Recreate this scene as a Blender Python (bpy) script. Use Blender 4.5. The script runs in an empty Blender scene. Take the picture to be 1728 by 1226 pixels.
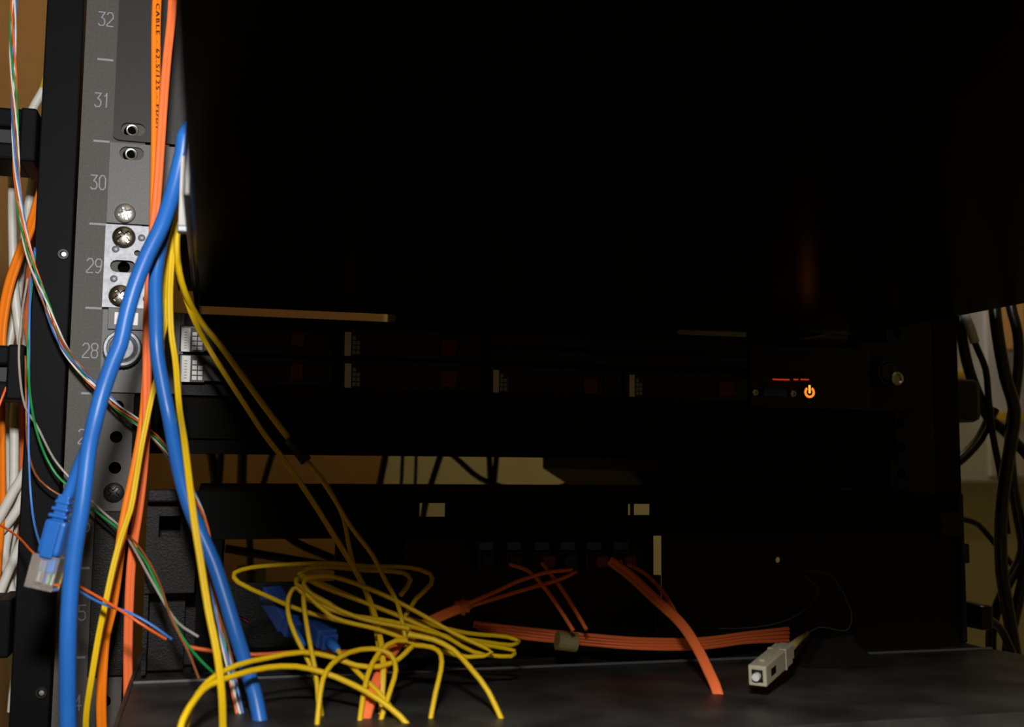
import bpy, bmesh, math, random
from mathutils import Vector, Matrix

random.seed(7)
sc = bpy.context.scene
COL = sc.collection
PI = math.pi

# ------------------------------------------------------------------ frame of reference
# Built in millimetres: X along the rack front, Y into the rack, Z up.
# Origin: the left mounting-hole column at the line between rack units 28 and 27,
# which sits 1.30 m above the floor.
Z0 = 1.300
def W(x, y, z):
    return Vector((x * .001, y * .001, Z0 + z * .001))

CAM_F = 1865.0                      # focal length in pixels of the 1728 px wide frame
CAM_P = (47.7, -607.6, -33.0)       # lens position, mm
YAW, PITCH, ROLL = 0.2639, 0.0990, 0.0097
_f = Vector((math.sin(YAW) * math.cos(PITCH), math.cos(YAW) * math.cos(PITCH), math.sin(PITCH)))
_r = Vector((math.cos(YAW), -math.sin(YAW), 0))
_u = _r.cross(_f)
CR = _r * math.cos(ROLL) + _u * math.sin(ROLL)
CU = -_r * math.sin(ROLL) + _u * math.cos(ROLL)
CF = _f

def at(px, py, Y=0.0):
    """photo measurement -> rack millimetres at depth Y behind (+) / before (-) the rack front"""
    d = CR * ((px - 864) / CAM_F) - CU * ((py - 593.5) / CAM_F) + CF
    t = (Y - CAM_P[1]) / d.y
    return Vector(CAM_P) + d * t

# ------------------------------------------------------------------ camera
cd = bpy.data.cameras.new('camera')
cam = bpy.data.objects.new('camera', cd)
COL.objects.link(cam)
cd.sensor_fit = 'HORIZONTAL'
cd.sensor_width = 36.0
cd.lens = CAM_F / 1728 * 36.0
cd.shift_y = -19.5 / 1728
cd.clip_start = 0.01
cd.clip_end = 50
m = Matrix((CR, CU, -CF)).transposed().to_4x4()
m.translation = W(*CAM_P)
cam.matrix_world = m
cd.dof.use_dof = True
cd.dof.focus_distance = 0.595
cd.dof.aperture_fstop = 11
sc.camera = cam

# ------------------------------------------------------------------ world, lights, exposure
wd = bpy.data.worlds.new('world')
sc.world = wd
wd.use_nodes = True
wd.node_tree.nodes['Background'].inputs[0].default_value = (0.9, 0.7, 0.4, 1)
wd.node_tree.nodes['Background'].inputs[1].default_value = 0.002
sc.view_settings.view_transform = 'Standard'
sc.view_settings.look = 'None'
sc.view_settings.exposure = 0.0
sc.view_settings.gamma = 1.0
sc.view_settings.use_curve_mapping = False

def area(name, loc, target, sx, sy, power, color):
    l = bpy.data.lights.new(name, 'AREA')
    l.shape = 'RECTANGLE'; l.size = sx; l.size_y = sy; l.energy = power; l.color = color
    o = bpy.data.objects.new(name, l); COL.objects.link(o)
    o.location = loc
    o.rotation_euler = (Vector(target) - Vector(loc)).to_track_quat('-Z', 'Y').to_euler()
    return o
FLASH = (33, -615, 124)
flash = area('camera_flash', W(*FLASH), W(120, 0, 0), .045, .036, 3.7, (1, .97, .93))
# warm ceiling lamp behind the rack; second one added unseen as front fill
LAMPS = [((0.45, 0.55, 2.60), 8.5), ((0.25, -1.30, 2.60), 1.2)]
for i, (p, e) in enumerate(LAMPS):
    area('room_and_fill_light', p, (p[0], p[1], 0), .9, .18, e, (1, .74, .38))

# ------------------------------------------------------------------ materials
def mat(name, col, rough=.5, metal=0., spec=.5, noise=0., nscale=300., bump=0., bscale=800., emit=None, estr=0., trans=0., ior=1.45, col2=None, coat=0.):
    M = bpy.data.materials.new(name); M.use_nodes = True
    nt = M.node_tree; b = nt.nodes['Principled BSDF']
    b.inputs['Base Color'].default_value = (*col, 1)
    b.inputs['Roughness'].default_value = rough
    b.inputs['Metallic'].default_value = metal
    b.inputs['Specular IOR Level'].default_value = spec
    b.inputs['IOR'].default_value = ior
    b.inputs['Transmission Weight'].default_value = trans
    b.inputs['Coat Weight'].default_value = coat
    if emit:
        b.inputs['Emission Color'].default_value = (*emit, 1); b.inputs['Emission Strength'].default_value = estr
    if noise or bump:
        tc = nt.nodes.new('ShaderNodeTexCoord')
    if noise:
        n = nt.nodes.new('ShaderNodeTexNoise'); n.inputs['Scale'].default_value = nscale; n.inputs['Detail'].default_value = 4
        nt.links.new(tc.outputs['Object'], n.inputs['Vector'])
        r = nt.nodes.new('ShaderNodeValToRGB')
        c2 = col2 or tuple(c * (1 - noise) for c in col)
        c1 = col if col2 else tuple(min(1, c * (1 + noise)) for c in col)
        r.color_ramp.elements[0].position = .35; r.color_ramp.elements[1].position = .65
        r.color_ramp.elements[0].color = (*c2, 1); r.color_ramp.elements[1].color = (*c1, 1)
        nt.links.new(n.outputs['Fac'], r.inputs[0]); nt.links.new(r.outputs[0], b.inputs['Base Color'])
    if bump:
        n2 = nt.nodes.new('ShaderNodeTexNoise'); n2.inputs['Scale'].default_value = bscale; n2.inputs['Detail'].default_value = 2
        nt.links.new(tc.outputs['Object'], n2.inputs['Vector'])
        bp = nt.nodes.new('ShaderNodeBump'); bp.inputs['Strength'].default_value = bump; bp.inputs['Distance'].default_value = .0005
        nt.links.new(n2.outputs['Fac'], bp.inputs['Height']); nt.links.new(bp.outputs[0], b.inputs['Normal'])
    return M

MT = dict(
    rail=mat('rail grey paint', (.083, .079, .074), .55, noise=.12, nscale=900, bump=.25, bscale=2500, spec=.3),
    flange=mat('flange black paint', (.0038, .0042, .0055), .55, bump=.12, bscale=2500, spec=.09),
    print_=mat('pale grey screen print', (.27, .29, .34), .6),
    ear_dark=mat('dark grey powder coat', (.026, .026, .027), .5, bump=.15, bscale=2500, spec=.35),
    ear_grey=mat('mid grey powder coat', (.118, .118, .124), .45, noise=.1, nscale=1200, bump=.2, bscale=2500, spec=.4),
    zinc=mat('zinc plated steel', (.25, .26, .29), .5, metal=.55, noise=.15, nscale=400),
    steel=mat('bright steel', (.5, .5, .5), .36, metal=.9),
    screw_dark=mat('dark nickel', (.2, .185, .16), .28, metal=1),
    black=mat('black powder coat', (.009, .009, .009), .5, bump=.6, bscale=1400, spec=.25),
    matte=mat('matte black', (.003, .003, .003), .7, spec=.08),
    blackp=mat('black plastic', (.012, .012, .012), .38, spec=.4),
    slab=mat('black enamel', (.004, .004, .004), .24, spec=.035, ior=1.2),
    plate_grey=mat('light grey plate', (.42, .41, .38), .45),
    hole=mat('hole shade', (.002, .002, .002), .9, spec=.05),
    nut=mat('cage nut steel', (.5, .5, .48), .3, metal=1),
    white_print=mat('white label', (.8, .8, .8), .5),
    grey_print=mat('grey label print', (.35, .35, .36), .5),
    dark_print=mat('black label print', (.02, .02, .02), .5),
    red_plastic=mat('dark red plastic', (.12, .006, .008), .35),
    blue_port=mat('blue plastic', (.02, .07, .3), .4),
    blue=mat('blue cable jacket', (.018, .135, .5), .36, spec=.45, noise=.06, nscale=60),
    blue_ink=mat('dark blue ink', (.008, .05, .2), .5),
    blue_thin=mat('blue strand', (.05, .2, .62), .4),
    orange=mat('orange cable jacket', (1.0, .2, .055), .45, spec=.3),
    orange_b=mat('bright orange cable jacket', (1.0, .235, .008), .42, spec=.3),
    orange_thin=mat('orange strand', (.8, .13, .02), .4),
    yellow=mat('yellow cable jacket', (.80, .52, .008), .42, spec=.35),
    white=mat('white cable jacket', (.72, .71, .66), .4, noise=.05, nscale=100),
    white_thin=mat('white strand', (.72, .7, .64), .4),
    grey_thin=mat('grey strand', (.4, .38, .34), .4),
    fibre=mat('smoky bare fibre', (.06, .055, .05), .4),
    green_thin=mat('green strand', (.02, .3, .07), .4),
    brown_thin=mat('brown strand', (.3, .09, .025), .4),
    cable_black=mat('black cable jacket', (.008, .008, .009), .32, spec=.5),
    cable_grey=mat('grey shiny sleeve', (.55, .56, .6), .3),
    beige=mat('beige connector plastic', (.5, .45, .33), .42, spec=.4),
    boot=mat('yellowed strain relief', (.4, .31, .09), .45),
    ceramic=mat('white ferrule', (.75, .75, .75), .25),
    clear=mat('clear polycarbonate', (.95, .95, .95), .08, trans=.85, ior=1.5),
    gold=mat('gold contact', (.85, .6, .25), .3, metal=1),
    tape=mat('tan paper tape', (.3, .24, .1), .7),
    tie=mat('orange velcro tie', (.75, .16, .03), .9, bump=1., bscale=1500),
    tray=mat('worn dark tray paint', (.035, .034, .031), .45, noise=.5, nscale=28, bump=.2, bscale=2000, spec=.4),
    wall=mat('khaki painted wall', (.62, .58, .36), .8, noise=.05, nscale=9),
    plywood=mat('brown backboard', (.42, .235, .085), .65, noise=.08, nscale=14),
    floor=mat('grey floor tile', (.25, .24, .22), .5, noise=.1, nscale=20),
    ceil=mat('ceiling white', (.75, .74, .7), .8),
    cabinet=mat('pale grey cabinet enamel', (.52, .55, .62), .45, noise=.04, nscale=20),
    yellow_trim=mat('ochre paint', (.62, .42, .02), .5),
    lamp=mat('lamp diffuser', (.9, .9, .85), .5, emit=(1, .78, .42), estr=1.2),
    led=mat('amber power light', (1, .35, .05), .4, emit=(1, .2, .02), estr=1.5),
    led_core=mat('amber power light core', (1, .5, .1), .4, emit=(1, .45, .06), estr=1.6),
    glint_red=mat('red ledge glint', (.8, .05, .02), .4, emit=(1, .07, .015), estr=.35),
)

# ------------------------------------------------------------------ helpers
def tag(o, label=None, cat=None, group=None, kind=None):
    if label: o['label'] = label
    if cat: o['category'] = cat
    if group: o['group'] = group
    if kind: o['kind'] = kind
    return o

def empty(name, x, y, z, label=None, cat=None, group=None, kind=None):
    o = bpy.data.objects.new(name, None); COL.objects.link(o)
    o.empty_display_size = .01
    o.location = W(x, y, z)
    return tag(o, label, cat, group, kind)

def wloc(o):
    l = Vector(o.location)
    while o.parent:
        o = o.parent; l += o.location
    return l

def obj(name, bm, material, parent=None, smooth=False, base=True):
    """bm in rack millimetres -> one mesh object whose origin is its own bottom centre"""
    bmesh.ops.recalc_face_normals(bm, faces=bm.faces)
    for v in bm.verts: v.co = W(*v.co)
    xs = [v.co for v in bm.verts]
    lo = Vector(min(c[i] for c in xs) for i in range(3)); hi = Vector(max(c[i] for c in xs) for i in range(3))
    c = Vector(((lo.x + hi.x) / 2, (lo.y + hi.y) / 2, lo.z))
    for v in bm.verts: v.co -= c
    me = bpy.data.meshes.new(name); bm.to_mesh(me); bm.free()
    me.materials.append(MT[material] if isinstance(material, str) else material)
    if smooth:
        for p in me.polygons: p.use_smooth = True
    o = bpy.data.objects.new(name, me); COL.objects.link(o)
    if parent:
        o.parent = parent; o.location = c - wloc(parent)
    else:
        o.location = c
    return o

def sharp(o, ang=35):
    me = o.data
    for p in me.polygons: p.use_smooth = True
    me.set_sharp_from_angle(angle=math.radians(ang))
    return o

def nb(): return bmesh.new()

def box(bm, x0, x1, y0, y1, z0, z1, bev=0., rot=None):
    r = bmesh.ops.create_cube(bm, size=1)
    vs = r['verts']
    for v in vs:
        v.co = Vector(((x0 + x1) / 2 + v.co.x * (x1 - x0), (y0 + y1) / 2 + v.co.y * (y1 - y0), (z0 + z1) / 2 + v.co.z * (z1 - z0)))
    if bev:
        es = list({e for v in vs for e in v.link_edges})
        bmesh.ops.bevel(bm, geom=es, offset=bev, segments=2, affect='EDGES', profile=.5)
    return bm

def bx(*a, **k): return box(nb(), *a, **k)

def prect(px0, py0, px1, py1, Y):
    a, b, c, d = at(px0, py0, Y), at(px1, py0, Y), at(px0, py1, Y), at(px1, py1, Y)
    return (a.x + c.x) / 2, (b.x + d.x) / 2, (c.z + d.z) / 2, (a.z + b.z) / 2      # x0 x1 z0 z1

def pbox(px0, py0, px1, py1, Y, front, back, bev=0., bm=None):
    x0, x1, z0, z1 = prect(px0, py0, px1, py1, Y)
    return box(bm or nb(), x0, x1, Y + front, Y + back, z0, z1, bev)

def prism_xz(pts, y0, y1, bm=None):
    bm = bm or nb()
    a = [bm.verts.new((x, y0, z)) for x, z in pts]; b = [bm.verts.new((x, y1, z)) for x, z in pts]
    bm.faces.new(a); bm.faces.new(b[::-1])
    for i in range(len(pts)):
        j = (i + 1) % len(pts); bm.faces.new((a[i], a[j], b[j], b[i]))
    return bm

def outline(kind, cx, cz, a, b):
    """function: direction angle -> point on the outline of a hole"""
    def circ(t): return cx + a * math.cos(t), cz + a * math.sin(t)
    def rect(t):
        c, s = math.cos(t), math.sin(t)
        k = min(a / abs(c) if abs(c) > 1e-9 else 1e9, b / abs(s) if abs(s) > 1e-9 else 1e9)
        return cx + c * k, cz + s * k
    def slot(t):                                     # half length a, half height b
        c, s = math.cos(t), math.sin(t); e = a - b
        if abs(s) > 1e-9 and abs(c * b / abs(s)) <= e: return cx + c * b / abs(s), cz + math.copysign(b, s)
        cc = math.copysign(1, c) * e
        # ray against end circle
        B = c * cc; D = B * B - (cc * cc - b * b); k = B + math.sqrt(max(D, 0))
        return cx + c * k, cz + s * k
    return {'circ': circ, 'rect': rect, 'slot': slot}[kind]

def plate(x0, x1, z0, z1, y, th, holes, corner=None):
    """flat plate facing -Y with real holes; holes: (kind, cx, cz, a, b) whose cells do not overlap in z unless given as side by side columns"""
    bm = nb()
    def quad(a, b, c, d):
        if b - a > 1e-6 and d - c > 1e-6:
            bm.faces.new([bm.verts.new(p) for p in ((a, y, c), (b, y, c), (b, y, d), (a, y, d))])
    rows = {}
    for h in holes: rows.setdefault(round(h[2], 3), []).append(h)
    z = z0
    for zz in sorted(rows):
        hs = sorted(rows[zz], key=lambda h: h[1])
        hh = max(h[4] for h in hs) + .6
        lo, hi = max(z, zz - hh), min(z1, zz + hh)
        quad(x0, x1, z, lo)
        x = x0
        for k, (kind, cx, cz, a, b) in enumerate(hs):
            l, r = max(x, cx - a - .6), min(x1, cx + a + .6)
            quad(x, l, lo, hi)
            ang = sorted({round(i * 2 * PI / 24, 6) for i in range(24)} | {round(math.atan2(q - cz, p - cx) % (2 * PI), 6) for p in (l, r) for q in (lo, hi)})
            if kind == 'rect': ang = sorted(set(ang) | {round(math.atan2(q, p) % (2 * PI), 6) for p in (-a, a) for q in (-b, b)})
            fo = outline(kind, cx, cz, a, b)
            inn, out = [], []
            for t in ang:
                c, s = math.cos(t), math.sin(t)
                kx = ((r - cx) / c if c > 1e-9 else (l - cx) / c if c < -1e-9 else 1e9)
                kz = ((hi - cz) / s if s > 1e-9 else (lo - cz) / s if s < -1e-9 else 1e9)
                q = min(kx, kz)
                ox, oz = cx + c * q, cz + s * q
                ix, iz = fo(t)
                inn.append(bm.verts.new((ix, y, iz))); out.append(bm.verts.new((ox, y, oz)))
            n = len(ang)
            for i in range(n):
                j = (i + 1) % n
                try: bm.faces.new((inn[i], out[i], out[j], inn[j]))
                except ValueError: pass
            x = r
        quad(x, x1, lo, hi)
        z = hi
    quad(x0, x1, z, z1)
    bmesh.ops.remove_doubles(bm, verts=bm.verts, dist=1e-4)
    bmesh.ops.recalc_face_normals(bm, faces=bm.faces)
    # make all normals face -Y, then thicken to +Y
    for f in bm.faces:
        f.normal_update()
        if f.normal.y > 0: f.normal_flip()
    ret = bmesh.ops.extrude_face_region(bm, geom=list(bm.faces))
    for v in [g for g in ret['geom'] if isinstance(g, bmesh.types.BMVert)]: v.co.y += th
    return bm

def lathe(prof, cx, cz, y, n=28, bm=None):
    """profile of (radius, y-offset) about a -Y facing axis"""
    bm = bm or nb()
    rings = []
    for r, dy in prof:
        if r < 1e-6: rings.append([bm.verts.new((cx, y + dy, cz))])
        else: rings.append([bm.verts.new((cx + r * math.cos(2 * PI * i / n), y + dy, cz + r * math.sin(2 * PI * i / n))) for i in range(n)])
    for A, B in zip(rings, rings[1:]):
        for i in range(n):
            j = (i + 1) % n
            if len(A) == 1 and len(B) == 1: continue
            if len(A) == 1: bm.faces.new((A[0], B[i], B[j]))
            elif len(B) == 1: bm.faces.new((A[i], A[j], B[0]))
            else: bm.faces.new((A[i], A[j], B[j], B[i]))
    return bm

def screw_bm(cx, cz, y, R, h, cross=.16, depth=.55, rot=.4):
    """pan head screw with a real cross recess, facing -Y"""
    bm = nb(); n, m_ = 48, 12
    prev = None
    for k in range(m_ + 1):
        r = R * k / m_
        ring = []
        for i in range(n if k else 1):
            t = 2 * PI * i / n
            x, z = r * math.cos(t), r * math.sin(t)
            u, v = x * math.cos(rot) + z * math.sin(rot), -x * math.sin(rot) + z * math.cos(rot)
            d = -h * math.sqrt(max(0, 1 - .8 * (r / R) ** 2)) if k < m_ else 0
            if (abs(u) < cross * R or abs(v) < cross * R) and r < .62 * R: d += h * depth * 1.3
            ring.append(bm.verts.new((cx + x, y + d, cz + z)))
        if prev:
            for i in range(n):
                j = (i + 1) % n
                if len(prev) == 1: bm.faces.new((prev[0], ring[i], ring[j]))
                else: bm.faces.new((prev[i], prev[j], ring[j], ring[i]))
        prev = ring
    return bm

def spline(P, step=4.0):
    """Catmull-Rom (centripetal-ish) through P, roughly even spacing"""
    P = [Vector(p) for p in P]
    P = [P[0] * 2 - P[1]] + P + [P[-1] * 2 - P[-2]]
    out = []
    for i in range(1, len(P) - 2):
        a, b, c, d = P[i - 1], P[i], P[i + 1], P[i + 2]
        L = (c - b).length
        n = max(2, int(L / step))
        # tangents scaled by neighbouring chord lengths to avoid overshoot
        tb = (c - a) / max(1e-6, (c - b).length + (b - a).length) * L
        tc = (d - b) / max(1e-6, (d - c).length + (c - b).length) * L
        for k in range(n):
            t = k / n; t2, t3 = t * t, t * t * t
            out.append(b * (2 * t3 - 3 * t2 + 1) + tb * (t3 - 2 * t2 + t) + c * (3 * t2 - 2 * t3) + tc * (t3 - t2))
    out.append(P[-2])
    return out

def frames(C, ref=None):
    """tangent, sideways (as seen from the front), toward-front vectors along a centreline"""
    F = []
    last = None
    for i in range(len(C)):
        t = (C[min(i + 1, len(C) - 1)] - C[max(i - 1, 0)]).normalized()
        n = Vector((-.26, -.96, 0)) if ref is None else Vector(ref)
        s = t.cross(n)
        if s.length < .15 and last: s = last - t * last.dot(t)
        s.normalize()
        if last and s.dot(last) < 0: s = -s
        last = s
        F.append((t, s, s.cross(t).normalized()))
    return F

def circ(r, n=10): return [(r * math.cos(2 * PI * i / n), r * math.sin(2 * PI * i / n)) for i in range(n)]
def duplex(r):
    """figure-8 section of a two-fibre zip cord, wide axis first"""
    pts = []
    for i in range(9):
        t = -PI * .72 + i * 2 * PI * .72 / 8
        pts.append((r * .93 + r * math.cos(t), r * math.sin(t)))
    for i in range(9):
        t = PI - PI * .72 + i * 2 * PI * .72 / 8
        pts.append((-r * .93 + r * math.cos(t), r * math.sin(t)))
    return pts

def sweep(C, prof, bm=None, twist=0., ref=None, scale=None):
    bm = bm or nb()
    F = frames(C, ref); rings = []
    L = 0
    for i, (p, (t, s, f)) in enumerate(zip(C, F)):
        if i: L += (C[i] - C[i - 1]).length
        a = twist * L; k = scale(i / (len(C) - 1)) if scale else 1
        ca, sa = math.cos(a), math.sin(a)
        rings.append([bm.verts.new(p + s * ((u * ca - v * sa) * k) + f * ((u * sa + v * ca) * k)) for u, v in prof])
    n = len(prof)
    for A, B in zip(rings, rings[1:]):
        for i in range(n):
            j = (i + 1) % n; bm.faces.new((A[i], A[j], B[j], B[i]))
    bm.faces.new(rings[0][::-1]); bm.faces.new(rings[-1])
    return bm

def path(pts, Y=None):
    """[(px, py[, Y])] measured in the photo -> rack mm points"""
    out = []
    for p in pts:
        out.append(at(p[0], p[1], p[2] if len(p) > 2 else Y))
    return out

def cable(name, pts, prof, material, label, cat='cable', group=None, Y=None, parent=None, twist=0., step=4., ext=None, ref=None):
    P = path(pts, Y)
    if ext: P = [Vector(e) for e in ext.get('pre', [])] + P + [Vector(e) for e in ext.get('post', [])]
    o = obj(name, sweep(spline(P, step), prof, twist=twist, ref=ref), material, parent, smooth=True)
    sharp(o, 60)
    if not parent: tag(o, label, cat, group)
    return o

def text_bm(s, size, origin, xdir, updir, depth=.12, align='LEFT'):
    cu = bpy.data.curves.new('t', 'FONT'); cu.body = s; cu.size = size; cu.space_character = 1.4; cu.align_x = align; cu.resolution_u = 2
    o = bpy.data.objects.new('t', cu); COL.objects.link(o)
    dg = bpy.context.evaluated_depsgraph_get()
    me = bpy.data.meshes.new_from_object(o.evaluated_get(dg))
    bpy.data.objects.remove(o)
    bm = nb(); bm.from_mesh(me); bpy.data.meshes.remove(me)
    X, Up = Vector(xdir), Vector(updir)
    O = Vector(origin)
    for v in bm.verts: v.co = O + X * v.co.x + Up * v.co.y
    return bm

# ================================================================== THE ROOM
def room():
    x0, x1, y0, y1, zt = -1300, 2300, -2300, 950, 1400
    zb = -1300
    tag(obj('wall_back', bx(x0, x1, y1, y1 + 60, zb, zt), 'wall'), kind='structure')
    tag(obj('wall_left', bx(x0 - 60, x0, y0, y1, zb, zt), 'wall'), kind='structure')
    tag(obj('wall_right', bx(x1, x1 + 60, y0, y1, zb, zt), 'wall'), kind='structure')
    tag(obj('wall_front', bx(x0, x1, y0 - 60, y0, zb, zt), 'wall'), kind='structure')
    tag(obj('floor', bx(x0, x1, y0, y1, zb - 60, zb), 'floor'), kind='structure')
    tag(obj('ceiling', bx(x0, x1, y0, y1, zt, zt + 60), 'ceil'), kind='structure')
    for i, (p, e) in enumerate(LAMPS):
        X, Y, Z = p[0] * 1000, p[1] * 1000, (p[2] - Z0) * 1000
        t = empty('ceiling_or_fill_lamp', X, Y, Z + 20, ('warm ceiling lamp over the aisle behind the rack', 'added warm fill lamp, unseen, above the aisle in front of the rack')[i], 'lamp')
        b = nb(); box(b, X - 480, X + 480, Y - 110, Y + 110, Z + 40, Z + 98, 4); obj('housing', b, 'ceil', t)
        b = nb(); box(b, X - 460, X + 460, Y - 95, Y + 95, Z + 22, Z + 41, 3); obj('diffuser', b, 'lamp', t)
    # brown backboard on the wall, its edge seen through the gaps of the rack
    e = at(643, 800, 925)
    tag(obj('backboard', bx(-1290, e.x, 925, 949, -900, 1100, 2), 'plywood'), 'brown wooden backboard fixed to the wall behind the rack', 'board')
    # pale grey cabinet standing against the back wall at the far side
    a = at(1545, 600, 800); b_ = at(1700, 815, 800)
    t = empty('wall_cabinet', a.x + 300, 870, b_.z, 'pale grey enamel wall cabinet behind the black power cables', 'cabinet')
    obj('body', bx(a.x, a.x + 620, 800, 949, b_.z, b_.z + 620, 4), 'cabinet', t)
    z1 = at(1600, 631, 795).z; z2 = at(1700, 703, 795).z
    obj('trim_strip', bx(a.x - 2, at(1640, 631, 795).x, 790, 799.5, z1 - 4, z1 + 4), 'yellow_trim', t)
    obj('trim_strip', bx(at(1668, 703, 795).x, a.x + 622, 790, 799.5, z2 - 6, z2 + 6), 'yellow_trim', t)
    obj('door', bx(at(1665, 600, 795).x, at(1722, 600, 795).x, 794, 800, b_.z + 10, b_.z + 600, 1), 'cabinet', t)
    w0 = at(1726, 540, 740).x
    tag(obj('wooden_board', bx(w0, w0 + 60, 740, 789, at(1720, 590, 760).z, 1100, 3), 'plywood'), 'brown wooden board upright at the edge of the grey cabinet', 'board')
room()

# ================================================================== THE RACK
UH = 44.45
RACK_T, RACK_B = 760, -900
def digit_strokes(ch):
    S = {'0': [[(0, .2), (0, .8), (.3, 1), (.7, 1), (1, .8), (1, .2), (.7, 0), (.3, 0), (0, .2)]],
         '1': [[(.25, .8), (.55, 1), (.55, 0)]],
         '2': [[(0, .85), (.25, 1), (.75, 1), (1, .8), (1, .62), (0, .1), (0, 0), (1, 0)]],
         '3': [[(0, 1), (1, 1), (.45, .6), (.75, .55), (1, .4), (1, .15), (.75, 0), (.2, 0), (0, .12)]],
         '4': [[(.7, 0), (.7, 1), (0, .3), (1, .3)]],
         '5': [[(1, 1), (0, 1), (0, .55), (.7, .6), (1, .45), (1, .15), (.7, 0), (.2, 0), (0, .12)]],
         '6': [[(.9, .95), (.5, 1), (.15, .8), (0, .4), (0, .15), (.25, 0), (.75, 0), (1, .15), (1, .4), (.75, .55), (.25, .55), (0, .4)]],
         '7': [[(0, 1), (1, 1), (.35, 0)]],
         '8': [[(.25, .53), (0, .7), (0, .87), (.25, 1), (.75, 1), (1, .87), (1, .7), (.75, .53), (.25, .53), (0, .38), (0, .14), (.25, 0), (.75, 0), (1, .14), (1, .38), (.75, .53)]],
         '9': [[(.1, .05), (.5, 0), (.85, .2), (1, .6), (1, .85), (.75, 1), (.25, 1), (0, .85), (0, .6), (.25, .45), (.75, .45), (1, .6)]]}
    return S[ch]

def number_bm(s, cx, cz, y, h=7.4, w=3.0, gap=1.2, sw=.62):
    bm = nb(); tot = len(s) * w + (len(s) - 1) * gap; k2 = 0
    for k, ch in enumerate(s):
        ox = cx - tot / 2 + k * (w + gap)
        for st in digit_strokes(ch):
            for (a, b), (c, d) in zip(st, st[1:]):
                p = Vector((ox + a * w, 0, cz - h / 2 + b * h)); q = Vector((ox + c * w, 0, cz - h / 2 + d * h))
                dd = (q - p).normalized(); p -= dd * sw * .4; q += dd * sw * .4
                n = Vector((-dd.z, 0, dd.x)) * sw / 2
                k2 += 1; yy = y - .03 * (k2 % 12)
                F_ = [bm.verts.new((v.x, yy, v.z)) for v in (p - n, q - n, q + n, p + n)]
                B_ = [bm.verts.new((v.x, -.01, v.z)) for v in (p - n, q - n, q + n, p + n)]
                bm.faces.new(F_); bm.faces.new(B_[::-1])
                for e_ in range(4): bm.faces.new((F_[e_], F_[(e_ + 1) % 4], B_[(e_ + 1) % 4], B_[e_]))
    return bm

rack = empty('equipment_rack', 232, 300, -1300, 'black open equipment rack with numbered grey mounting rails', 'rack')
HOLE_Z = []
for u in range(-8, 7):
    for o_ in (6.35, 22.25, 38.1): HOLE_Z.append(u * UH + o_)
for side in (0, 1):
    X = 0 if side == 0 else 465.1
    sx = 1 if side == 0 else -1
    holes = [('circ', X, z, 3.1, 3.1) for z in HOLE_Z]
    xa, xb = sorted((X - 24.5 * sx, X + 8 * sx))
    rail = sharp(obj('mounting_rail', plate(xa, xb, RACK_B, RACK_T, 0, 2.2, holes), 'rail' if side == 0 else 'black', rack))
    # return flange of the rail going back into the rack
    xa2, xb2 = sorted((X + 8 * sx, X + 5.8 * sx))
    obj('rail_return', bx(xa2, xb2, 2.2, 45, RACK_B, RACK_T), 'rail' if side == 0 else 'black', rack)
    xa4, xb4 = sorted((X - 20 * sx, X + 5.6 * sx))
    obj('hole_shade_strip', bx(xa4, xb4, 9, 12, RACK_B, RACK_T), 'hole', rack)  # near-black strip added so the rail holes show dark inside
    # outer black channel next to the rail
    xa3, xb3 = sorted((X - 26 * sx, X - 44.5 * sx))
    fl = obj('side_channel', bx(xa3, xb3, 1.2, 40, RACK_B - 200, RACK_T, .8), 'flange', rack)
    if side == 0:
        for u in range(-8, 7):
            zt = (u + 1) * UH
            num = 28 + u
            obj('unit_tick', bx(-18, -10, -.12, .0, zt - .55, zt + .55), 'print_', rail)
            obj('unit_number', number_bm(str(num), -14.6, u * UH + 22.2, -.12), 'print_', rail)
        for (px, py) in ((107, 429),):
            p = at(px, py, 1.2)
            for z in (p.z, p.z + 5 * UH, p.z - 5 * UH):
                s = obj('channel_screw', lathe([(3.0, 0), (3.0, -.8), (2.6, -1.1), (1.7, -1.1), (1.7, .2), (0, .2)], p.x, z, 1.2), 'blackp', rack)
                sharp(s); sharp(obj('screw_socket', lathe([(1.5, -.25), (1.2, -.9), (0, -1.0)], p.x + .2, z, 1.2, 16), 'steel', s))
# rear posts and cross members, mostly hidden behind the equipment
for X in (-40, 505):
    obj('rear_post', bx(X - 12 if X < 0 else X - 6, X + 6 if X < 0 else X + 12, 700, 730, RACK_B - 200, RACK_T, 1), 'flange', rack)
for X in (-42, 507):
    for z in (RACK_B - 180, RACK_T - 40):
        obj('side_brace', bx(X - 8, X + 8, 41, 699, z, z + 40, 1), 'flange', rack)
for z in (RACK_B - 220, RACK_T + .5):
    obj('end_frame', bx(-52, 517, 0, 730, z, z + 20, 1), 'flange', rack)
obj('plinth', bx(-52, 517, 0, 730, -1299, RACK_B - 220.5, 3), 'flange', rack)

# cable management fingers standing out from the side channel
def finger(pyc, pxr, idx, label):
    c = at(pxr, pyc, -4)
    xr, z = -45, c.z
    t = empty('cable_finger', xr - 40, 0, z - 14, label, 'cable holder', 'cable management fingers on the rack side')
    b = nb(); box(b, xr - 92, xr - 7, -6, 34, z + 3, z + 13, 1.5); obj('upper_bar', b, 'flange', t)
    b = nb(); box(b, xr - 92, xr - 7, 0, 30, z - 5.5, z + 3.2, .6); obj('web', b, 'ear_dark', t)
    b = nb(); box(b, xr - 92, xr - 7, -6, 34, z - 14, z - 5.2, 1.5); obj('lower_bar', b, 'flange', t)
    b = nb(); box(b, xr - 8, xr, -7, 36, z - 14.5, z + 13.5, 1.2); obj('mounting_foot', b, 'flange', t)
    b = nb(); box(b, xr - 104, xr - 90, -9, 36, z - 22, z + 22, 3); obj('end_stop', b, 'flange', t)
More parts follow.
